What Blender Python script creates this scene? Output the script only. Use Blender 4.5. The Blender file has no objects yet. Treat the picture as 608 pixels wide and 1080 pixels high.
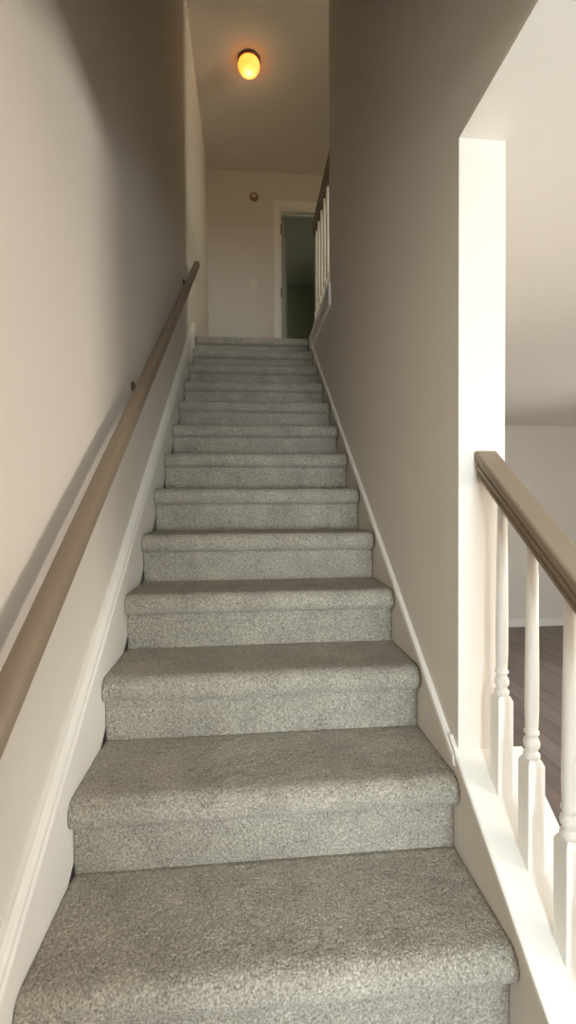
import bpy, bmesh, math, random
from mathutils import Vector, Matrix
random.seed(7)
S = bpy.context.scene
COL = S.collection

# ------------------------------------------------------------------ dimensions (metres)
RISE, RUN, W = 0.19, 0.24847, 0.9393      # stair rise, run, width
SL = RISE / RUN                            # slope of the flight
FLOOR = -0.57                              # lower floor
UP = 12 * RISE                             # upper floor
LOWC = 1.77                                # lower ceiling
TOPC = 4.69                                # upper ceiling
PY = 0.225                                 # front face of the wall end (pillar)
BACK = 4.40                                # landing back wall
WY = 1.955                                 # where the right stair wall stops upstairs
XL = -0.02                                 # left wall plane

# ------------------------------------------------------------------ materials
def mat(name, col, rough=0.5, bump=0.0, scale=60, var=0.0, var_scale=3.0, spec=0.5):
    m = bpy.data.materials.new(name); m.use_nodes = True
    nt = m.node_tree; b = nt.nodes['Principled BSDF']
    b.inputs['Base Color'].default_value = (*col, 1); b.inputs['Roughness'].default_value = rough
    b.inputs['Specular IOR Level'].default_value = spec
    tc = nt.nodes.new('ShaderNodeTexCoord')
    if var:
        n = nt.nodes.new('ShaderNodeTexNoise'); n.inputs['Scale'].default_value = var_scale; n.inputs['Detail'].default_value = 4
        nt.links.new(tc.outputs['Object'], n.inputs['Vector'])
        r = nt.nodes.new('ShaderNodeMapRange'); r.inputs['To Min'].default_value = 1 - var; r.inputs['To Max'].default_value = 1 + var
        nt.links.new(n.outputs['Fac'], r.inputs['Value'])
        mx = nt.nodes.new('ShaderNodeVectorMath'); mx.operation = 'SCALE'; mx.inputs[0].default_value = col
        nt.links.new(r.outputs['Result'], mx.inputs['Scale']); nt.links.new(mx.outputs['Vector'], b.inputs['Base Color'])
    if bump:
        n = nt.nodes.new('ShaderNodeTexNoise'); n.inputs['Scale'].default_value = scale; n.inputs['Detail'].default_value = 5
        nt.links.new(tc.outputs['Object'], n.inputs['Vector'])
        bp = nt.nodes.new('ShaderNodeBump'); bp.inputs['Strength'].default_value = bump; bp.inputs['Distance'].default_value = 0.002
        nt.links.new(n.outputs['Fac'], bp.inputs['Height']); nt.links.new(bp.outputs['Normal'], b.inputs['Normal'])
    return m

def carpet_mat():
    m = bpy.data.materials.new('carpet_pile'); m.use_nodes = True
    nt = m.node_tree; L = nt.links.new; N = nt.nodes.new; b = nt.nodes['Principled BSDF']
    b.inputs['Roughness'].default_value = 0.95; b.inputs['Specular IOR Level'].default_value = 0.1
    b.inputs['Sheen Weight'].default_value = 0.25; b.inputs['Sheen Roughness'].default_value = 0.6
    tc = N('ShaderNodeTexCoord')
    # wobble the tufts so they read as short twisted yarns
    wn = N('ShaderNodeTexNoise'); wn.inputs['Scale'].default_value = 90; wn.inputs['Detail'].default_value = 2
    L(tc.outputs['Object'], wn.inputs['Vector'])
    ad = N('ShaderNodeVectorMath'); ad.operation = 'MULTIPLY_ADD'; ad.inputs[1].default_value = (.012,) * 3
    L(wn.outputs['Color'], ad.inputs[0]); L(tc.outputs['Object'], ad.inputs[2])
    v = N('ShaderNodeTexVoronoi'); v.inputs['Scale'].default_value = 210; v.inputs['Randomness'].default_value = 1
    L(ad.outputs['Vector'], v.inputs['Vector'])
    n1 = N('ShaderNodeTexNoise'); n1.inputs['Scale'].default_value = 200; n1.inputs['Detail'].default_value = 3; n1.inputs['Roughness'].default_value = .7
    L(ad.outputs['Vector'], n1.inputs['Vector'])
    n2 = N('ShaderNodeTexNoise'); n2.inputs['Scale'].default_value = 9; n2.inputs['Detail'].default_value = 3
    L(tc.outputs['Object'], n2.inputs['Vector'])
    ramp = N('ShaderNodeValToRGB')
    e = ramp.color_ramp.elements
    e[0].position = .33; e[0].color = (.19, .165, .13, 1)
    e[1].position = .68; e[1].color = (.64, .60, .515, 1)
    k = ramp.color_ramp.elements.new(.5); k.color = (.38, .352, .292, 1)
    L(n1.outputs['Fac'], ramp.inputs['Fac'])
    r2 = N('ShaderNodeMapRange'); r2.inputs['From Min'].default_value = .3; r2.inputs['From Max'].default_value = .7
    r2.inputs['To Min'].default_value = .86; r2.inputs['To Max'].default_value = 1.12
    L(n2.outputs['Fac'], r2.inputs['Value'])
    sc = N('ShaderNodeVectorMath'); sc.operation = 'SCALE'
    L(ramp.outputs['Color'], sc.inputs[0]); L(r2.outputs['Result'], sc.inputs['Scale'])
    L(sc.outputs['Vector'], b.inputs['Base Color'])
    mx = N('ShaderNodeMath'); mx.operation = 'SUBTRACT'
    L(n1.outputs['Fac'], mx.inputs[0]); L(v.outputs['Distance'], mx.inputs[1])
    bp = N('ShaderNodeBump'); bp.inputs['Strength'].default_value = .7; bp.inputs['Distance'].default_value = .004
    L(mx.outputs[0], bp.inputs['Height']); L(bp.outputs['Normal'], b.inputs['Normal'])
    return m

def wood_floor_mat():
    m = bpy.data.materials.new('grey_brown_planks'); m.use_nodes = True
    nt = m.node_tree; L = nt.links.new; N = nt.nodes.new; b = nt.nodes['Principled BSDF']
    b.inputs['Roughness'].default_value = .45
    tc = N('ShaderNodeTexCoord')
    mp = N('ShaderNodeMapping'); mp.inputs['Rotation'].default_value = (0, 0, math.radians(90))
    L(tc.outputs['Object'], mp.inputs['Vector'])
    br = N('ShaderNodeTexBrick'); br.inputs['Scale'].default_value = 1; br.inputs['Brick Width'].default_value = 1.2
    br.inputs['Row Height'].default_value = .15; br.inputs['Mortar Size'].default_value = .0025; br.inputs['Mortar Smooth'].default_value = .2
    br.inputs['Color1'].default_value = (.17, .135, .115, 1); br.inputs['Color2'].default_value = (.25, .20, .175, 1)
    br.inputs['Mortar'].default_value = (.07, .055, .048, 1); br.inputs['Bias'].default_value = 0
    L(mp.outputs['Vector'], br.inputs['Vector'])
    st = N('ShaderNodeMapping'); st.inputs['Scale'].default_value = (30, 2.0, 1); L(tc.outputs['Object'], st.inputs['Vector'])
    n = N('ShaderNodeTexNoise'); n.inputs['Scale'].default_value = 1; n.inputs['Detail'].default_value = 6; L(st.outputs['Vector'], n.inputs['Vector'])
    r = N('ShaderNodeMapRange'); r.inputs['To Min'].default_value = .6; r.inputs['To Max'].default_value = 1.4; L(n.outputs['Fac'], r.inputs['Value'])
    sc = N('ShaderNodeVectorMath'); sc.operation = 'SCALE'; L(br.outputs['Color'], sc.inputs[0]); L(r.outputs['Result'], sc.inputs['Scale'])
    L(sc.outputs['Vector'], b.inputs['Base Color'])
    return m

def emit_mat(name, col, k):
    m = bpy.data.materials.new(name); m.use_nodes = True
    nt = m.node_tree; b = nt.nodes['Principled BSDF']
    b.inputs['Base Color'].default_value = (.9, .7, .4, 1); b.inputs['Roughness'].default_value = .25
    b.inputs['Emission Color'].default_value = (*col, 1); b.inputs['Emission Strength'].default_value = k
    return m

def glass_mat():
    m = bpy.data.materials.new('window_glass'); m.use_nodes = True
    nt = m.node_tree; nt.nodes.clear()
    o = nt.nodes.new('ShaderNodeOutputMaterial'); t = nt.nodes.new('ShaderNodeBsdfTransparent'); g = nt.nodes.new('ShaderNodeBsdfGlossy')
    g.inputs['Roughness'].default_value = .02; f = nt.nodes.new('ShaderNodeFresnel'); f.inputs['IOR'].default_value = 1.45
    x = nt.nodes.new('ShaderNodeMixShader')
    nt.links.new(f.outputs[0], x.inputs[0]); nt.links.new(t.outputs[0], x.inputs[1]); nt.links.new(g.outputs[0], x.inputs[2])
    nt.links.new(x.outputs[0], o.inputs['Surface'])
    return m

M = dict(
    wall=mat('wall_paint', (.735, .695, .64), .75, .25, 220, .012, 2),
    ceil=mat('ceiling_paint', (.80, .765, .70), .9, .25, 160, .02, 2),
    trim=mat('white_trim_paint', (.88, .865, .82), .35, .03, 80),
    rail=mat('taupe_rail_paint', (.235, .185, .132), .4, .08, 50, .05, 8),
    carpet=carpet_mat(), plank=wood_floor_mat(), glass=glass_mat(),
    door=mat('door_paint', (.50, .50, .46), .45, .03, 80),
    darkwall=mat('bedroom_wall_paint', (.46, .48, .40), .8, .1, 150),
    bronze=mat('bronze_metal', (.10, .065, .035), .35, .02, 60),
    hinge=mat('hinge_metal', (.12, .09, .06), .4),
    plastic=mat('ivory_plastic', (.82, .78, .68), .35),
    alarm=mat('brown_plastic', (.36, .22, .14), .45),
    shade=emit_mat('amber_glass', (1.0, .235, .020), 2.7),
)

# ------------------------------------------------------------------ helpers
def link(name, bm, m, parent=None, smooth=False):
    me = bpy.data.meshes.new(name); bmesh.ops.recalc_face_normals(bm, faces=bm.faces)
    bm.to_mesh(me); bm.free(); me.materials.append(m)
    if smooth:
        for p in me.polygons: p.use_smooth = True
    o = bpy.data.objects.new(name, me); COL.objects.link(o)
    if parent: o.parent = parent
    return o

def struct(o): o['kind'] = 'structure'; return o
def tag(o, label, cat, group=None):
    o['label'] = label; o['category'] = cat
    if group: o['group'] = group
    return o
def empty(name, loc=(0, 0, 0)):
    o = bpy.data.objects.new(name, None); o.location = loc; o.empty_display_size = .1; COL.objects.link(o)
    return o

def box(bm, a, b, bevel=0):
    r = bmesh.ops.create_cube(bm, size=1)
    for v in r['verts']:
        v.co = Vector([(a[i] + b[i]) / 2 + v.co[i] * (b[i] - a[i]) for i in range(3)])
    if bevel:
        es = list({e for v in r['verts'] for e in v.link_edges})
        bmesh.ops.bevel(bm, geom=es, offset=bevel, segments=2, affect='EDGES', profile=.6)

def prism_x(bm, yz, x0, x1):
    a = [bm.verts.new((x0, y, z)) for y, z in yz]; b = [bm.verts.new((x1, y, z)) for y, z in yz]
    bm.faces.new(a); bm.faces.new(b[::-1]); n = len(yz)
    for i in range(n): bm.faces.new((a[i], b[i], b[(i + 1) % n], a[(i + 1) % n]))

def sweep_yz(bm, prof, y0, c0, y1, x=0.0, slope=SL, ends=True):
    """profile [(dx, dz)] carried along the stair slope from y0 to y1; z = c0 + slope*y"""
    rows = []
    for y in (y0, y1):
        rows.append([bm.verts.new((x + px, y, c0 + slope * y + pz)) for px, pz in prof])
    n = len(prof)
    for i in range(n): bm.faces.new((rows[0][i], rows[0][(i + 1) % n], rows[1][(i + 1) % n], rows[1][i]))
    if ends: bm.faces.new(rows[0]); bm.faces.new(rows[1][::-1])

def lathe(bm, prof, seg=32, loc=(0, 0, 0)):
    rings = []
    for r, z in prof:
        if r < 1e-6: rings.append([bm.verts.new((loc[0], loc[1], loc[2] + z))])
        else: rings.append([bm.verts.new((loc[0] + r * math.cos(2 * math.pi * k / seg), loc[1] + r * math.sin(2 * math.pi * k / seg), loc[2] + z)) for k in range(seg)])
    for a, b in zip(rings, rings[1:]):
        for k in range(seg):
            k2 = (k + 1) % seg
            if len(a) == 1 and len(b) > 1: bm.faces.new((a[0], b[k], b[k2]))
            elif len(b) == 1 and len(a) > 1: bm.faces.new((a[k], a[k2], b[0]))
            elif len(a) > 1: bm.faces.new((a[k], a[k2], b[k2], b[k]))

def wall_holes(name, axis, pos, thick, u0, u1, z0, z1, holes, m):
    """wall normal to 'x' or 'y' with rectangular holes [(u0,u1,z0,z1)]; one closed mesh"""
    bm = bmesh.new()
    us = sorted({u0, u1, *[h[0] for h in holes], *[h[1] for h in holes]})
    zs = sorted({z0, z1, *[h[2] for h in holes], *[h[3] for h in holes]})
    def solid(i, j):
        if i < 0 or j < 0 or i >= len(us) - 1 or j >= len(zs) - 1: return False
        cu, cz = (us[i] + us[i + 1]) / 2, (zs[j] + zs[j + 1]) / 2
        return not any(h[0] < cu < h[1] and h[2] < cz < h[3] for h in holes)
    cache = {}
    def V(i, j, k):
        if (i, j, k) not in cache:
            d = pos + (thick if k else 0)
            cache[(i, j, k)] = bm.verts.new((d, us[i], zs[j]) if axis == 'x' else (us[i], d, zs[j]))
        return cache[(i, j, k)]
    for i in range(len(us) - 1):
        for j in range(len(zs) - 1):
            if not solid(i, j): continue
            for k in (0, 1): bm.faces.new([V(i, j, k), V(i + 1, j, k), V(i + 1, j + 1, k), V(i, j + 1, k)])
            if not solid(i - 1, j): bm.faces.new([V(i, j, 0), V(i, j + 1, 0), V(i, j + 1, 1), V(i, j, 1)])
            if not solid(i + 1, j): bm.faces.new([V(i + 1, j, 0), V(i + 1, j + 1, 0), V(i + 1, j + 1, 1), V(i + 1, j, 1)])
            if not solid(i, j - 1): bm.faces.new([V(i, j, 0), V(i + 1, j, 0), V(i + 1, j, 1), V(i, j, 1)])
            if not solid(i, j + 1): bm.faces.new([V(i, j + 1, 0), V(i + 1, j + 1, 0), V(i + 1, j + 1, 1), V(i, j + 1, 1)])
    return struct(link(name, bm, m))

# ------------------------------------------------------------------ setting
FY = -2.60                    # front wall of the lower room (behind the camera)
RX = 4.60                     # right wall of the house
FARY = 4.12                   # far wall of the lower room
LW = (0.52, 1.30, 0.33, 1.0)        # window behind the camera: x0,x1,z0,z1
LW2 = (1.55, 3.55, 0.45, 1.10)
RWIN_ADDED = (-2.25, -.65, .45, 1.10)  # unseen right wall opening, added to brighten the left stair wall
RWIN2_ADDED = (1.0, 2.8, .0, 1.3)  # unseen right wall opening, added to lift the far lower room
BWIN_ADDED = (5.2, 6.3, 3.2, 4.2)  # unseen bedroom opening, added so the doorway is less black
UWIN = (-0.75, 0.35, 3.05, 4.35)        # upstairs window in the right wall: y0,y1,z0,z1

def simple(name, a, b, m):
    bm = bmesh.new(); box(bm, a, b); return struct(link(name, bm, m))

simple('floor', (XL, FY, FLOOR - .12), (RX, FARY, FLOOR), M['plank'])
# lower ceiling = underside of the upper storey, open over the stairs
HY = -0.10
bm = bmesh.new()
box(bm, (XL, FY, LOWC), (W, HY, LOWC + .014)); box(bm, (W, FY, LOWC), (RX, PY, LOWC + .014)); box(bm, (W + .12, PY, LOWC), (RX, FARY, LOWC + .014))
struct(link('ceiling', bm, M['ceil']))
simple('ceiling', (XL - .12, FY, TOPC), (RX, BACK + 2.6, TOPC + .12), M['ceil'])
# left wall of the stairs
simple('wall_left', (XL - .12, FY, FLOOR - .12), (XL, BACK + .12, TOPC), M['wall'])
# right stair wall: full height between PY and WY, above the lower ceiling in front of it, below the landing behind it
bm = bmesh.new()
prism_x(bm, [(PY, FLOOR), (2.96, FLOOR), (2.96, UP - .012), (WY, UP - .012), (WY, TOPC), (HY, TOPC), (HY, LOWC + .015), (PY, LOWC + .015)], W, W + .12)
wr = struct(link('wall_right', bm, M['wall']))
# knee wall under the open balustrade
def capz(y): return .088 + SL * y - .02
bm = bmesh.new()
prism_x(bm, [(-.72, FLOOR), (PY, FLOOR), (PY, capz(PY)), (-.72, capz(-.72))], W, W + .16)
struct(link('wall_right', bm, M['wall']))
# header over the lower hall that closes the stairwell at the front
simple('wall_front', (XL, HY - .12, LOWC + .015), (W, HY, TOPC), M['wall'])
wall_holes('wall_front', 'y', FY - .14, .14, XL - .12, RX, FLOOR - .12, TOPC, [LW, LW2], M['wall'])
simple('wall_back', (W + .12, FARY, FLOOR - .12), (RX, FARY + .12, UP - .012), M['wall'])
wall_holes('wall_right', 'x', RX, .14, FY - .14, BACK + 2.6, FLOOR - .12, TOPC, [UWIN, RWIN_ADDED, RWIN2_ADDED], M['wall'])
# upstairs
bm = bmesh.new()
box(bm, (XL, 12 * RUN + .005, UP - .30), (W, BACK + 2.6, UP)); box(bm, (W, WY, UP - .012), (RX, BACK + 2.6, UP)); box(bm, (W + .12, HY, UP - .012), (RX, WY, UP))
struct(link('floor', bm, M['carpet']))
wall_holes('wall_back', 'y', BACK, .12, XL, RX, UP, TOPC, [(.80, 1.56, UP - .001, 4.285)], M['wall'])
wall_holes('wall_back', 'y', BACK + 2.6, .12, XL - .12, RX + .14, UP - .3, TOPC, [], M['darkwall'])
# short unseen wall added behind the camera to shade the left of the steps
simple('wall_left', (XL, -1.42, FLOOR), (.56, -1.32, LOWC), M['wall'])
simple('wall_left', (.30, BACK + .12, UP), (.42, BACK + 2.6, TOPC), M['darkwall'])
wall_holes('wall_right', 'x', 2.3, .12, BACK + .12, BACK + 2.6, UP, TOPC, [BWIN_ADDED], M['darkwall'])

# windows (behind the camera and upstairs): frame, mullion, pane
def window(name, axis, pos, h):
    root = struct(empty(name, ((h[0] + h[1]) / 2, pos, h[2]) if axis == 'y' else (pos, (h[0] + h[1]) / 2, h[2])))
    def P(u, z, d): return (u, pos + d, z) if axis == 'y' else (pos + d, u, z)
    w = .045
    bm = bmesh.new()
    for u0, u1, z0, z1 in ((h[0], h[0] + w, h[2], h[3]), (h[1] - w, h[1], h[2], h[3]), (h[0] + w, h[1] - w, h[2], h[2] + w), (h[0] + w, h[1] - w, h[3] - w, h[3])):
        box(bm, P(u0, z0, -.03), P(u1, z1, .03))
    o = link('window_frame', bm, M['trim']); par(o, root)
    bm = bmesh.new(); cz = (h[2] + h[3]) / 2
    box(bm, P(h[0] + w, h[2] + w, -.003), P(h[1] - w, h[3] - w, .003))
    o = link('window_pane', bm, M['glass']); par(o, root)
def par(o, root):
    o.parent = root; o.matrix_parent_inverse = Matrix.Translation(-root.location)
window('window_1', 'y', FY - .07, LW)
window('window_2', 'y', FY - .07, LW2)
window('window_3', 'x', RX + .07, UWIN)
window('added_window_4', 'x', RX + .07, RWIN_ADDED)  # added out of view, lets warm fill reach the left wall
window('added_window_5', 'x', RX + .07, RWIN2_ADDED)  # added out of view, fill for the far wall and planks
window('added_window_6', 'x', 2.36, BWIN_ADDED)  # added out of view, weak fill inside the bedroom

# ------------------------------------------------------------------ staircase
def catmull(pts, step):
    out = []
    P = [pts[0]] + pts + [pts[-1]]
    for i in range(1, len(P) - 2):
        p0, p1, p2, p3 = P[i - 1:i + 3]
        d = math.dist(p1, p2); n = max(1, round(d / step))
        for k in range(n):
            t = k / n; q = []
            for a in (0, 1):
                q.append(.5 * (2 * p1[a] + (p2[a] - p0[a]) * t + (2 * p0[a] - 5 * p1[a] + 4 * p2[a] - p3[a]) * t * t + (3 * p1[a] - p0[a] - 3 * p2[a] + p3[a]) * t ** 3))
            out.append(tuple(q))
    out.append(pts[-1]); return out

from mathutils import noise
stairs = empty('staircase', (0, 0, FLOOR))
tag(stairs, 'carpeted staircase in speckled grey pile climbing between the two walls', 'staircase')
def step(i):
    d = RUN if i < 12 else RUN * .35
    res = .0055 if i <= 3 else (.009 if i <= 6 else .016)
    prof = [(.001, -.010), (.0005, .008), (0, .03), (0, .06), (.001, .108), (.002, .1165), (-.008, .1195), (-.022, .1245), (-.0315, .137), (-.0345, .154), (-.0305, .172), (-.019, .1845), (-.004, .1895), (.03, .190), (.08, .1895), (d - .012, .190), (d + .004, .187), (d + .012, .180)]
    if i == 12: prof = prof[:-3] + [(d, .19)]
    pr = catmull(prof, res); nx = int(W / res)
    verts, faces = [], []
    y0, z0 = i * RUN, (i - 1) * RISE
    n = len(pr)
    for j, (py, pz) in enumerate(pr):
        a = pr[max(0, j - 1)]; b = pr[min(n - 1, j + 1)]
        ty, tz = b[0] - a[0], b[1] - a[1]; l = math.hypot(ty, tz) or 1
        ny, nz = -tz / l, ty / l
        for k in range(nx + 1):
            x = .0006 + (W - .0016) * k / nx
            amp = 0 if j in (0, n - 1) else (.3 if (pz < .02 or (pz > .17 and py > d - .02)) else 1)
            w = noise.noise(Vector((x * 7, (y0 + py) * 7, (z0 + pz) * 7))) * .0018 + noise.noise(Vector((x * 30, (y0 + py) * 30, (z0 + pz) * 30))) * .001
            w += (random.random() - .5) * .0026
            edge = min(1, min(k, nx - k) / 2)
            w *= amp * (.3 + .7 * edge)
            verts.append((x, y0 + py + ny * w, z0 + pz + nz * w))
    for j in range(n - 1):
        for k in range(nx):
            a = j * (nx + 1) + k; faces.append((a, a + 1, a + nx + 2, a + nx + 1))
    # close the body below
    yb, zb = y0 + d, z0 - .02
    c = len(verts)
    verts += [(.0006, y0 + .01, zb), (W - .001, y0 + .01, zb), (.0006, yb, zb), (W - .001, yb, zb)]
    r0 = [k for k in range(nx + 1)]; r1 = [(n - 1) * (nx + 1) + k for k in range(nx + 1)]
    faces.append(tuple([c, c + 1] + r0[::-1])); faces.append(tuple([c + 3, c + 2] + r1))
    faces.append((c, c + 2, c + 3, c + 1))
    faces.append(tuple([c + 2, c] + [j * (nx + 1) for j in range(n)])); faces.append(tuple([c + 1, c + 3] + [j * (nx + 1) + nx for j in range(n)][::-1]))
    me = bpy.data.meshes.new('step'); me.from_pydata(verts, [], faces); me.update()
    me.materials.append(M['carpet'])
    for p in me.polygons[:-5]: p.use_smooth = True
    o = bpy.data.objects.new('step', me); COL.objects.link(o); par(o, stairs)
for i in range(-2, 13): step(i)

# left skirt board with its moulded cap
bm = bmesh.new()
top = lambda y: .148 + SL * y
y0, y1 = -.72, 2.86
prism_x(bm, [(y0, FLOOR), (-.50, FLOOR), (y1, UP - .17), (y1, top(y1)), (y0, top(y0))], XL, -.001)
struct(link('trim_1', bm, M['trim']))
bm = bmesh.new()
sweep_yz(bm, [(-.02, .0), (-.02, .012), (-.008, .012), (-.001, .006), (.004, -.002), (.0045, -.014), (.001, -.022), (.006, -.029), (.007, -.037), (.004, -.043), (0, -.045), (-.001, -.046), (-.001, .0)], y0, .148, y1)
struct(link('trim_2', bm, M['trim'], smooth=False))
# right white bead, from the balustrade cap to the landing
bm = bmesh.new()
sweep_yz(bm, [(0, .079), (-.009, .079), (-.0135, .073), (-.0135, .056), (-.010, .049), (0, .049)], PY - .0, .0, 2.78, x=W, slope=SL * .992)
struct(link('trim_3', bm, M['trim']))
# white moulding frame round the edge of the upper floor
bm = bmesh.new()
pts = [(1.945, 2.246), (2.80, 2.224), (2.68, 2.120), (1.925, 2.112)]
def strip(bm, a, b, w, x0, x1):
    d = Vector((b[0] - a[0], b[1] - a[1])); d.normalize(); n = Vector((-d.y, d.x)) * w / 2; a = Vector(a) - d * w / 2; b = Vector(b) + d * w / 2
    prism_x(bm, [tuple(a + n), tuple(b + n), tuple(b - n), tuple(a - n)], x0, x1)
for k in range(4): strip(bm, pts[k], pts[(k + 1) % 4], .02, W - .014 - .0002 * k, W + .002)
struct(link('trim_4', bm, M['trim']))
# white sloping cap on the knee wall
bm = bmesh.new()
sweep_yz(bm, [(-.010, -.018), (-.011, -.004), (-.007, .0), (.166, .0), (.170, -.004), (.169, -.018)], -.74, .090, PY - .0005, x=W)
struct(link('trim_5', bm, M['trim']))
# small return of the cap past the wall edge
bm = bmesh.new(); prism_x(bm, [(PY, .09 + SL * PY - .018), (PY + .03, .09 + SL * (PY + .03) - .018), (PY + .03, .09 + SL * (PY + .03)), (PY, .09 + SL * PY)], W - .010, W + .0)
struct(link('trim_6', bm, M['trim']))
# baseboards
simple('baseboard_back', (W + .13, FARY - .014, FLOOR), (RX, FARY, FLOOR + .085), M['trim'])
simple('baseboard_back', (XL, BACK - .014, UP), (.738, BACK, UP + .085), M['trim'])

# ------------------------------------------------------------------ balusters and rails
def baluster(z_bot, h_block, top, slope, big=True, half=.0185):
    """square foot with a turned shaft; origin at the foot centre"""
    bm = bmesh.new()
    hb = h_block; s = half
    lo = [bm.verts.new((x, y, slope * y)) for x, y in ((-s, -s), (s, -s), (s, s), (-s, s))]
    mid = [bm.verts.new((x, y, hb)) for x, y in ((-s, -s), (s, -s), (s, s), (-s, s))]
    c = s * .72
    hi = [bm.verts.new((x, y, hb + .012)) for x, y in ((-c, -c), (c, -c), (c, c), (-c, c))]
    bm.faces.new(lo); bm.faces.new(hi[::-1])
    for A, B in ((lo, mid), (mid, hi)):
        for k in range(4): bm.faces.new((A[k], A[(k + 1) % 4], B[(k + 1) % 4], B[k]))
    bmesh.ops.bevel(bm, geom=[e for e in bm.edges if abs(e.verts[0].co.x - e.verts[1].co.x) < 1e-6 and abs(e.verts[0].co.y - e.verts[1].co.y) < 1e-6], offset=.0012, segments=1, affect='EDGES')
    k = s / .0185
    prof = [(0, .008), (.0125, .010), (.0165, .016), (.0165, .022), (.0120, .027), (.0115, .031), (.0155, .037), (.0165, .044), (.0150, .051), (.0115, .056), (.0115, .060), (.0150, .065), (.0150, .069), (.0122, .073), (.0128, .085), (.0138, .12), (.0136, .20)]
    prof = [(r * k, hb + z) for r, z in prof]
    H = top
    prof += [(.0128 * k, hb + .073 + (H - hb - .073) * .5), (.0105 * k, H), (0, H)]
    lathe(bm, prof, 20)
    me_o = link('baluster', bm, M['trim'])
    for p in me_o.data.polygons:
        if abs(p.normal.z) < .95 and len(p.vertices) == 4 and p.center.z > hb + .013: p.use_smooth = True
    return me_o

railing = empty('stair_railing', (1.012, -.2, 0))
tag(railing, 'taupe topped stair railing with white turned balusters standing on the white sloping cap', 'railing')
XB = 1.013
first = None
CT = .090
ys = [.157, .044, -.069, -.182, -.295, -.408, -.521, -.634]
for y in ys:
    zb = CT + SL * y
    if first is None:
        o = first = baluster(zb, .205, .672, SL)
    else:
        o = first.copy(); COL.objects.link(o)
    o.location = (XB, y, zb); par(o, railing)
# moulded handrail
bm = bmesh.new()
pf = [(0, 0), (.0225, 0), (.0265, -.002), (.0285, -.006), (.0290, -.019), (.0275, -.0225), (.0225, -.0245), (.0215, -.031), (.0250, -.0345), (.0250, -.043), (.0190, -.0465), (.0175, -.056), (.0210, -.0595), (.0205, -.067), (.0150, -.074)]
pf = pf + [(-x, z) for x, z in reversed(pf[1:])]
CR = 1.012 - SL * PY
rows = []
for y, k, dz in ((-.72, 1, 0), (PY - .006, 1, 0), (PY - .0015, .9, -.002)):
    rows.append([bm.verts.new((1.0075 + px * k, y, CR + SL * y + pz * k + (-.004 if k < 1 else 0))) for px, pz in pf])
n = len(pf)
for a, b in zip(rows, rows[1:]):
    for i in range(n): bm.faces.new((a[i], a[(i + 1) % n], b[(i + 1) % n], b[i]))
bm.faces.new(rows[0]); bm.faces.new(rows[-1][::-1])
o = link('handrail', bm, M['rail']); par(o, railing); o['label'] = 'taupe painted moulded handrail'

# landing railing upstairs, seen edge on
lr = empty('landing_railing', (.985, 2.4, UP))
tag(lr, 'short landing railing with thin white balusters beside the dark doorway', 'railing')
lb = None
for y in (2.06, 2.19, 2.32, 2.45, 2.58, 2.71, 2.84):
    if lb is None: lb = o = baluster(UP, .17, .835, 0, half=.016)
    else: o = lb.copy(); COL.objects.link(o)
    o.location = (.990, y, UP); par(o, lr)
bm = bmesh.new()
rows = []
for y in (WY + .001, 2.90):
    rows.append([bm.verts.new((.990 + px * 1.05, y, UP + .90 + pz)) for px, pz in pf])
for i in range(n): bm.faces.new((rows[0][i], rows[0][(i + 1) % n], rows[1][(i + 1) % n], rows[1][i]))
bm.faces.new(rows[0]); bm.faces.new(rows[1][::-1])
o = link('handrail', bm, M['rail']); par(o, lr); o['label'] = 'dark taupe handrail on top of the landing balusters'

# round handrail on the left wall
wrail = empty('wall_handrail', (.05, 1, .68 + SL))
tag(wrail, 'long taupe handrail rising along the left wall above the carpeted steps', 'handrail')
bm = bmesh.new()
XC, CC = .050, .684
rows = []; seg = 20
u = Vector((0, 1, SL)).normalized(); nrm = Vector((0, -u.z, u.y))
def railpt(y, k, a):
    cx = abs(math.cos(a)) ** .75 * (1 if math.cos(a) > 0 else -1); sx = abs(math.sin(a)) ** .75 * (1 if math.sin(a) > 0 else -1)
    c = Vector((XC, y, CC + SL * y)); return c + Vector((1, 0, 0)) * .0215 * k * cx + nrm * .0255 * k * sx
for y, k in ((-.62, .0), (-.619, .6), (-.612, .9), (-.60, 1), (2.595, 1), (2.607, .92), (2.613, .65), (2.614, 0)):
    if k == 0: rows.append([bm.verts.new((XC, y, CC + SL * y))])
    else: rows.append([bm.verts.new(railpt(y, k, 2 * math.pi * j / seg)) for j in range(seg)])
for a, b in zip(rows, rows[1:]):
    for j in range(seg):
        j2 = (j + 1) % seg
        if len(a) == 1: bm.faces.new((a[0], b[j2], b[j]))
        elif len(b) == 1: bm.faces.new((a[j], a[j2], b[0]))
        else: bm.faces.new((a[j], a[j2], b[j2], b[j]))
o = link('rail', bm, M['rail'], smooth=True); par(o, wrail)
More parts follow.
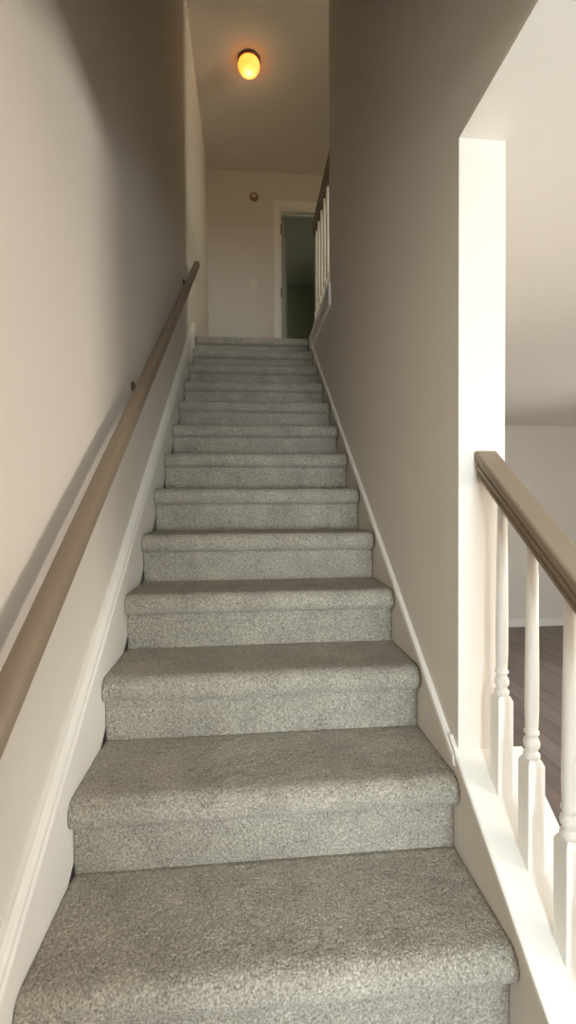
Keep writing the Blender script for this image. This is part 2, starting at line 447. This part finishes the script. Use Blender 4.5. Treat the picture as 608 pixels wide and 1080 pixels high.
def bracket(y):
    zc = CC + SL * y
    bm = bmesh.new()
    # wall plate
    r = bmesh.ops.create_cone(bm, cap_ends=True, segments=24, radius1=.019, radius2=.015, depth=.008, matrix=Matrix.Translation((XL + .004, y, zc - .062)) @ Matrix.Rotation(math.pi / 2, 4, 'Y'))
    # curved arm
    pts = [(XL + .006, zc - .062), (.015, zc - .066), (.040, zc - .058), (.050, zc - .030)]
    prev = None
    for k, (x, z) in enumerate(pts):
        ring = []
        d = Vector((pts[min(k + 1, 3)][0] - pts[max(k - 1, 0)][0], 0, pts[min(k + 1, 3)][1] - pts[max(k - 1, 0)][1])).normalized()
        side = Vector((-d.z, 0, d.x))
        for j in range(10):
            a = 2 * math.pi * j / 10
            ring.append(bm.verts.new(Vector((x, y, z)) + side * .006 * math.cos(a) + Vector((0, 1, 0)) * .006 * math.sin(a)))
        if prev:
            for j in range(10): bm.faces.new((prev[j], prev[(j + 1) % 10], ring[(j + 1) % 10], ring[j]))
        else: bm.faces.new(ring)
        prev = ring
    bm.faces.new(prev)
    # saddle plate under the rail
    sweep_yz(bm, [(-.014, -.034), (-.014, -.029), (.014, -.029), (.014, -.034)], y - .03, CC, y + .03, x=XC)
    o = link('bracket', bm, M['bronze']); par(o, wrail); o['label'] = 'dark metal wall bracket'
for y in (-.35, .93, 2.36): bracket(y)

# ------------------------------------------------------------------ doorway upstairs
door = struct(empty('door_1', (1.18, BACK, UP)))
bm = bmesh.new()
box(bm, (.735, BACK - .018, UP), (.803, BACK + .001, 4.37), .003); box(bm, (1.557, BACK - .018, UP), (1.625, BACK + .001, 4.37), .003)
box(bm, (.803, BACK - .0175, 4.285), (1.557, BACK + .001, 4.37), .003)
o = link('door_casing', bm, M['trim']); par(o, door)
bm = bmesh.new()
box(bm, (.80, BACK, UP), (.815, BACK + .12, 4.285)); box(bm, (1.545, BACK, UP), (1.56, BACK + .12, 4.285)); box(bm, (.815, BACK, 4.262), (1.545, BACK + .12, 4.285))
box(bm, (.815, BACK + .055, UP), (.826, BACK + .085, 4.262)); box(bm, (1.534, BACK + .055, UP), (1.545, BACK + .085, 4.262)); box(bm, (.826, BACK + .055, 4.251), (1.534, BACK + .085, 4.262))
o = link('door_jamb', bm, M['trim']); par(o, door)
# leaf swung open into the bedroom, hinged on the left jamb
leaf = bmesh.new()
box(leaf, (0, 0, 0), (.035, .72, 1.955), .002)
for z0, z1 in ((.14, .86), (1.0, 1.82)):
    for y0_, y1_ in ((.1, .32), (.40, .62)): box(leaf, (.033, y0_, z0), (.041, y1_, z1), .004)
lo = link('door_leaf', leaf, M['door']); lo.location = (.833, BACK + .125, UP + .012); lo.rotation_euler = (0, 0, math.radians(-7)); par(lo, door)
for z in (2.62, 3.29, 4.02):
    bm = bmesh.new(); box(bm, (.8145, BACK + .03, z), (.822, BACK + .054, z + .10)); lathe(bm, [(0, 0), (.007, 0), (.007, .1), (0, .1)], 10, (.822, BACK + .028, z))
    o = link('hinge', bm, M['hinge']); par(o, door)

# ------------------------------------------------------------------ small fittings
cl = empty('ceiling_light', (.453, 3.10, TOPC))
tag(cl, 'round amber glass ceiling light glowing above the top of the stairs', 'ceiling light')
bm = bmesh.new(); lathe(bm, [(0, 0), (.096, 0), (.097, -.006), (.096, -.016), (.088, -.020), (.0, -.020)], 48)
o = link('base', bm, M['bronze'], cl, True)
bm = bmesh.new(); lathe(bm, [(0, -.019), (.080, -.019), (.089, -.028), (.0935, -.046), (.090, -.070), (.076, -.094), (.052, -.110), (.024, -.118), (0, -.120)], 48)
o = link('lamp_shade', bm, M['shade'], cl, True)

sw = empty('light_switch', (.503, BACK, 3.41))
tag(sw, 'ivory light switch plate on the landing wall left of the doorway', 'light switch')
bm = bmesh.new(); box(bm, (-.037, -.007, -.06), (.037, 0, .06), .003); link('plate', bm, M['plastic'], sw)
bm = bmesh.new(); box(bm, (-.012, -.011, -.026), (.012, -.006, .026), .002); link('rocker', bm, M['plastic'], sw)
al = empty('wall_alarm', (.510, BACK, 4.40))
tag(al, 'small round brownish alarm high on the landing wall beside the doorway', 'alarm')
bm = bmesh.new(); lathe(bm, [(0, 0), (.049, 0), (.050, .008), (.045, .020), (.028, .026), (0, .026)], 32)
bmesh.ops.rotate(bm, verts=bm.verts, cent=(0, 0, 0), matrix=Matrix.Rotation(math.pi / 2, 3, 'X')); link('housing', bm, M['alarm'], al, True)
bm = bmesh.new(); lathe(bm, [(0, .025), (.018, .025), (.018, .031), (.012, .034), (0, .034)], 24)
bmesh.ops.rotate(bm, verts=bm.verts, cent=(0, 0, 0), matrix=Matrix.Rotation(math.pi / 2, 3, 'X')); link('sensor', bm, M['plastic'], al, True)

# ------------------------------------------------------------------ light
def area(name, loc, rot, sx, sy, power, col):
    l = bpy.data.lights.new(name, 'AREA'); l.shape = 'RECTANGLE'; l.size = sx; l.size_y = sy; l.energy = power; l.color = col
    o = bpy.data.objects.new(name, l); o.location = loc; o.rotation_euler = rot; COL.objects.link(o); return o
R90 = math.radians(90)
area('daylight', ((LW[0] + LW[1]) / 2, FY - .16, (LW[2] + LW[3]) / 2), (R90, 0, 0), LW[1] - LW[0], LW[3] - LW[2], 108, (.84, .96, 1.0))
area('daylight', ((LW2[0] + LW2[1]) / 2, FY - .16, (LW2[2] + LW2[3]) / 2), (R90, 0, 0), LW2[1] - LW2[0], LW2[3] - LW2[2], 8, (1, .9, .8))
area('daylight', (RX + .17, (UWIN[0] + UWIN[1]) / 2, (UWIN[2] + UWIN[3]) / 2), (R90, 0, R90), UWIN[1] - UWIN[0], UWIN[3] - UWIN[2], 122, (1, .90, .66))
area('daylight', (RX + .17, (RWIN2_ADDED[0] + RWIN2_ADDED[1]) / 2, (RWIN2_ADDED[2] + RWIN2_ADDED[3]) / 2), (R90, 0, R90), RWIN2_ADDED[1] - RWIN2_ADDED[0], RWIN2_ADDED[3] - RWIN2_ADDED[2], 44, (1, .97, .90))  # fill through the added far window of the lower room
area('daylight', (2.50, (BWIN_ADDED[0] + BWIN_ADDED[1]) / 2, (BWIN_ADDED[2] + BWIN_ADDED[3]) / 2), (R90, 0, R90), BWIN_ADDED[1] - BWIN_ADDED[0], BWIN_ADDED[3] - BWIN_ADDED[2], 3.5, (.92, 1, .72))  # weak greenish fill through the added bedroom window
area('daylight', (RX + .17, (RWIN_ADDED[0] + RWIN_ADDED[1]) / 2, (RWIN_ADDED[2] + RWIN_ADDED[3]) / 2), (R90, 0, R90), RWIN_ADDED[1] - RWIN_ADDED[0], RWIN_ADDED[3] - RWIN_ADDED[2], 146, (1, .89, .78))  # warm fill for the left wall through the added right window
pl = bpy.data.lights.new('lamp_glow', 'POINT'); pl.energy = .45; pl.color = (1, .72, .42); pl.shadow_soft_size = .035
po = bpy.data.objects.new('lamp_glow', pl); po.location = (.453, 3.10, TOPC - .165); COL.objects.link(po)
w = bpy.data.worlds.new('sky'); S.world = w; w.use_nodes = True
nt = w.node_tree; bg = nt.nodes['Background']
sky = nt.nodes.new('ShaderNodeTexSky'); sky.sky_type = 'NISHITA'; sky.sun_elevation = math.radians(35); sky.sun_rotation = math.radians(60); sky.sun_disc = False
nt.links.new(sky.outputs[0], bg.inputs[0]); bg.inputs[1].default_value = .7

# ------------------------------------------------------------------ camera
yaw, pitch, roll = 8.80997751e-02, -1.86480754e-02, -5.65020608e-03
fw = Vector((math.sin(yaw) * math.cos(pitch), math.cos(yaw) * math.cos(pitch), math.sin(pitch)))
ri = Vector((math.cos(yaw), -math.sin(yaw), 0)); up = ri.cross(fw)
Rv = ri * math.cos(roll) + up * math.sin(roll); Uv = -ri * math.sin(roll) + up * math.cos(roll)
cd = bpy.data.cameras.new('camera'); cam = bpy.data.objects.new('camera', cd); COL.objects.link(cam)
mw = Matrix((Rv, Uv, -fw)).transposed().to_4x4(); mw.translation = Vector((.41987, -.84893, .87989)); cam.matrix_world = mw
cd.sensor_fit = 'HORIZONTAL'; cd.sensor_width = 36; cd.lens = 474.709 / 608 * 36; cd.clip_start = .02
S.camera = cam
S.view_settings.view_transform = 'Standard'; S.view_settings.look = 'None'; S.view_settings.gamma = 1
S.view_settings.use_curve_mapping = False; S.view_settings.exposure = 0.0
S.cycles.max_bounces = 12; S.cycles.diffuse_bounces = 8; S.cycles.use_denoising = True
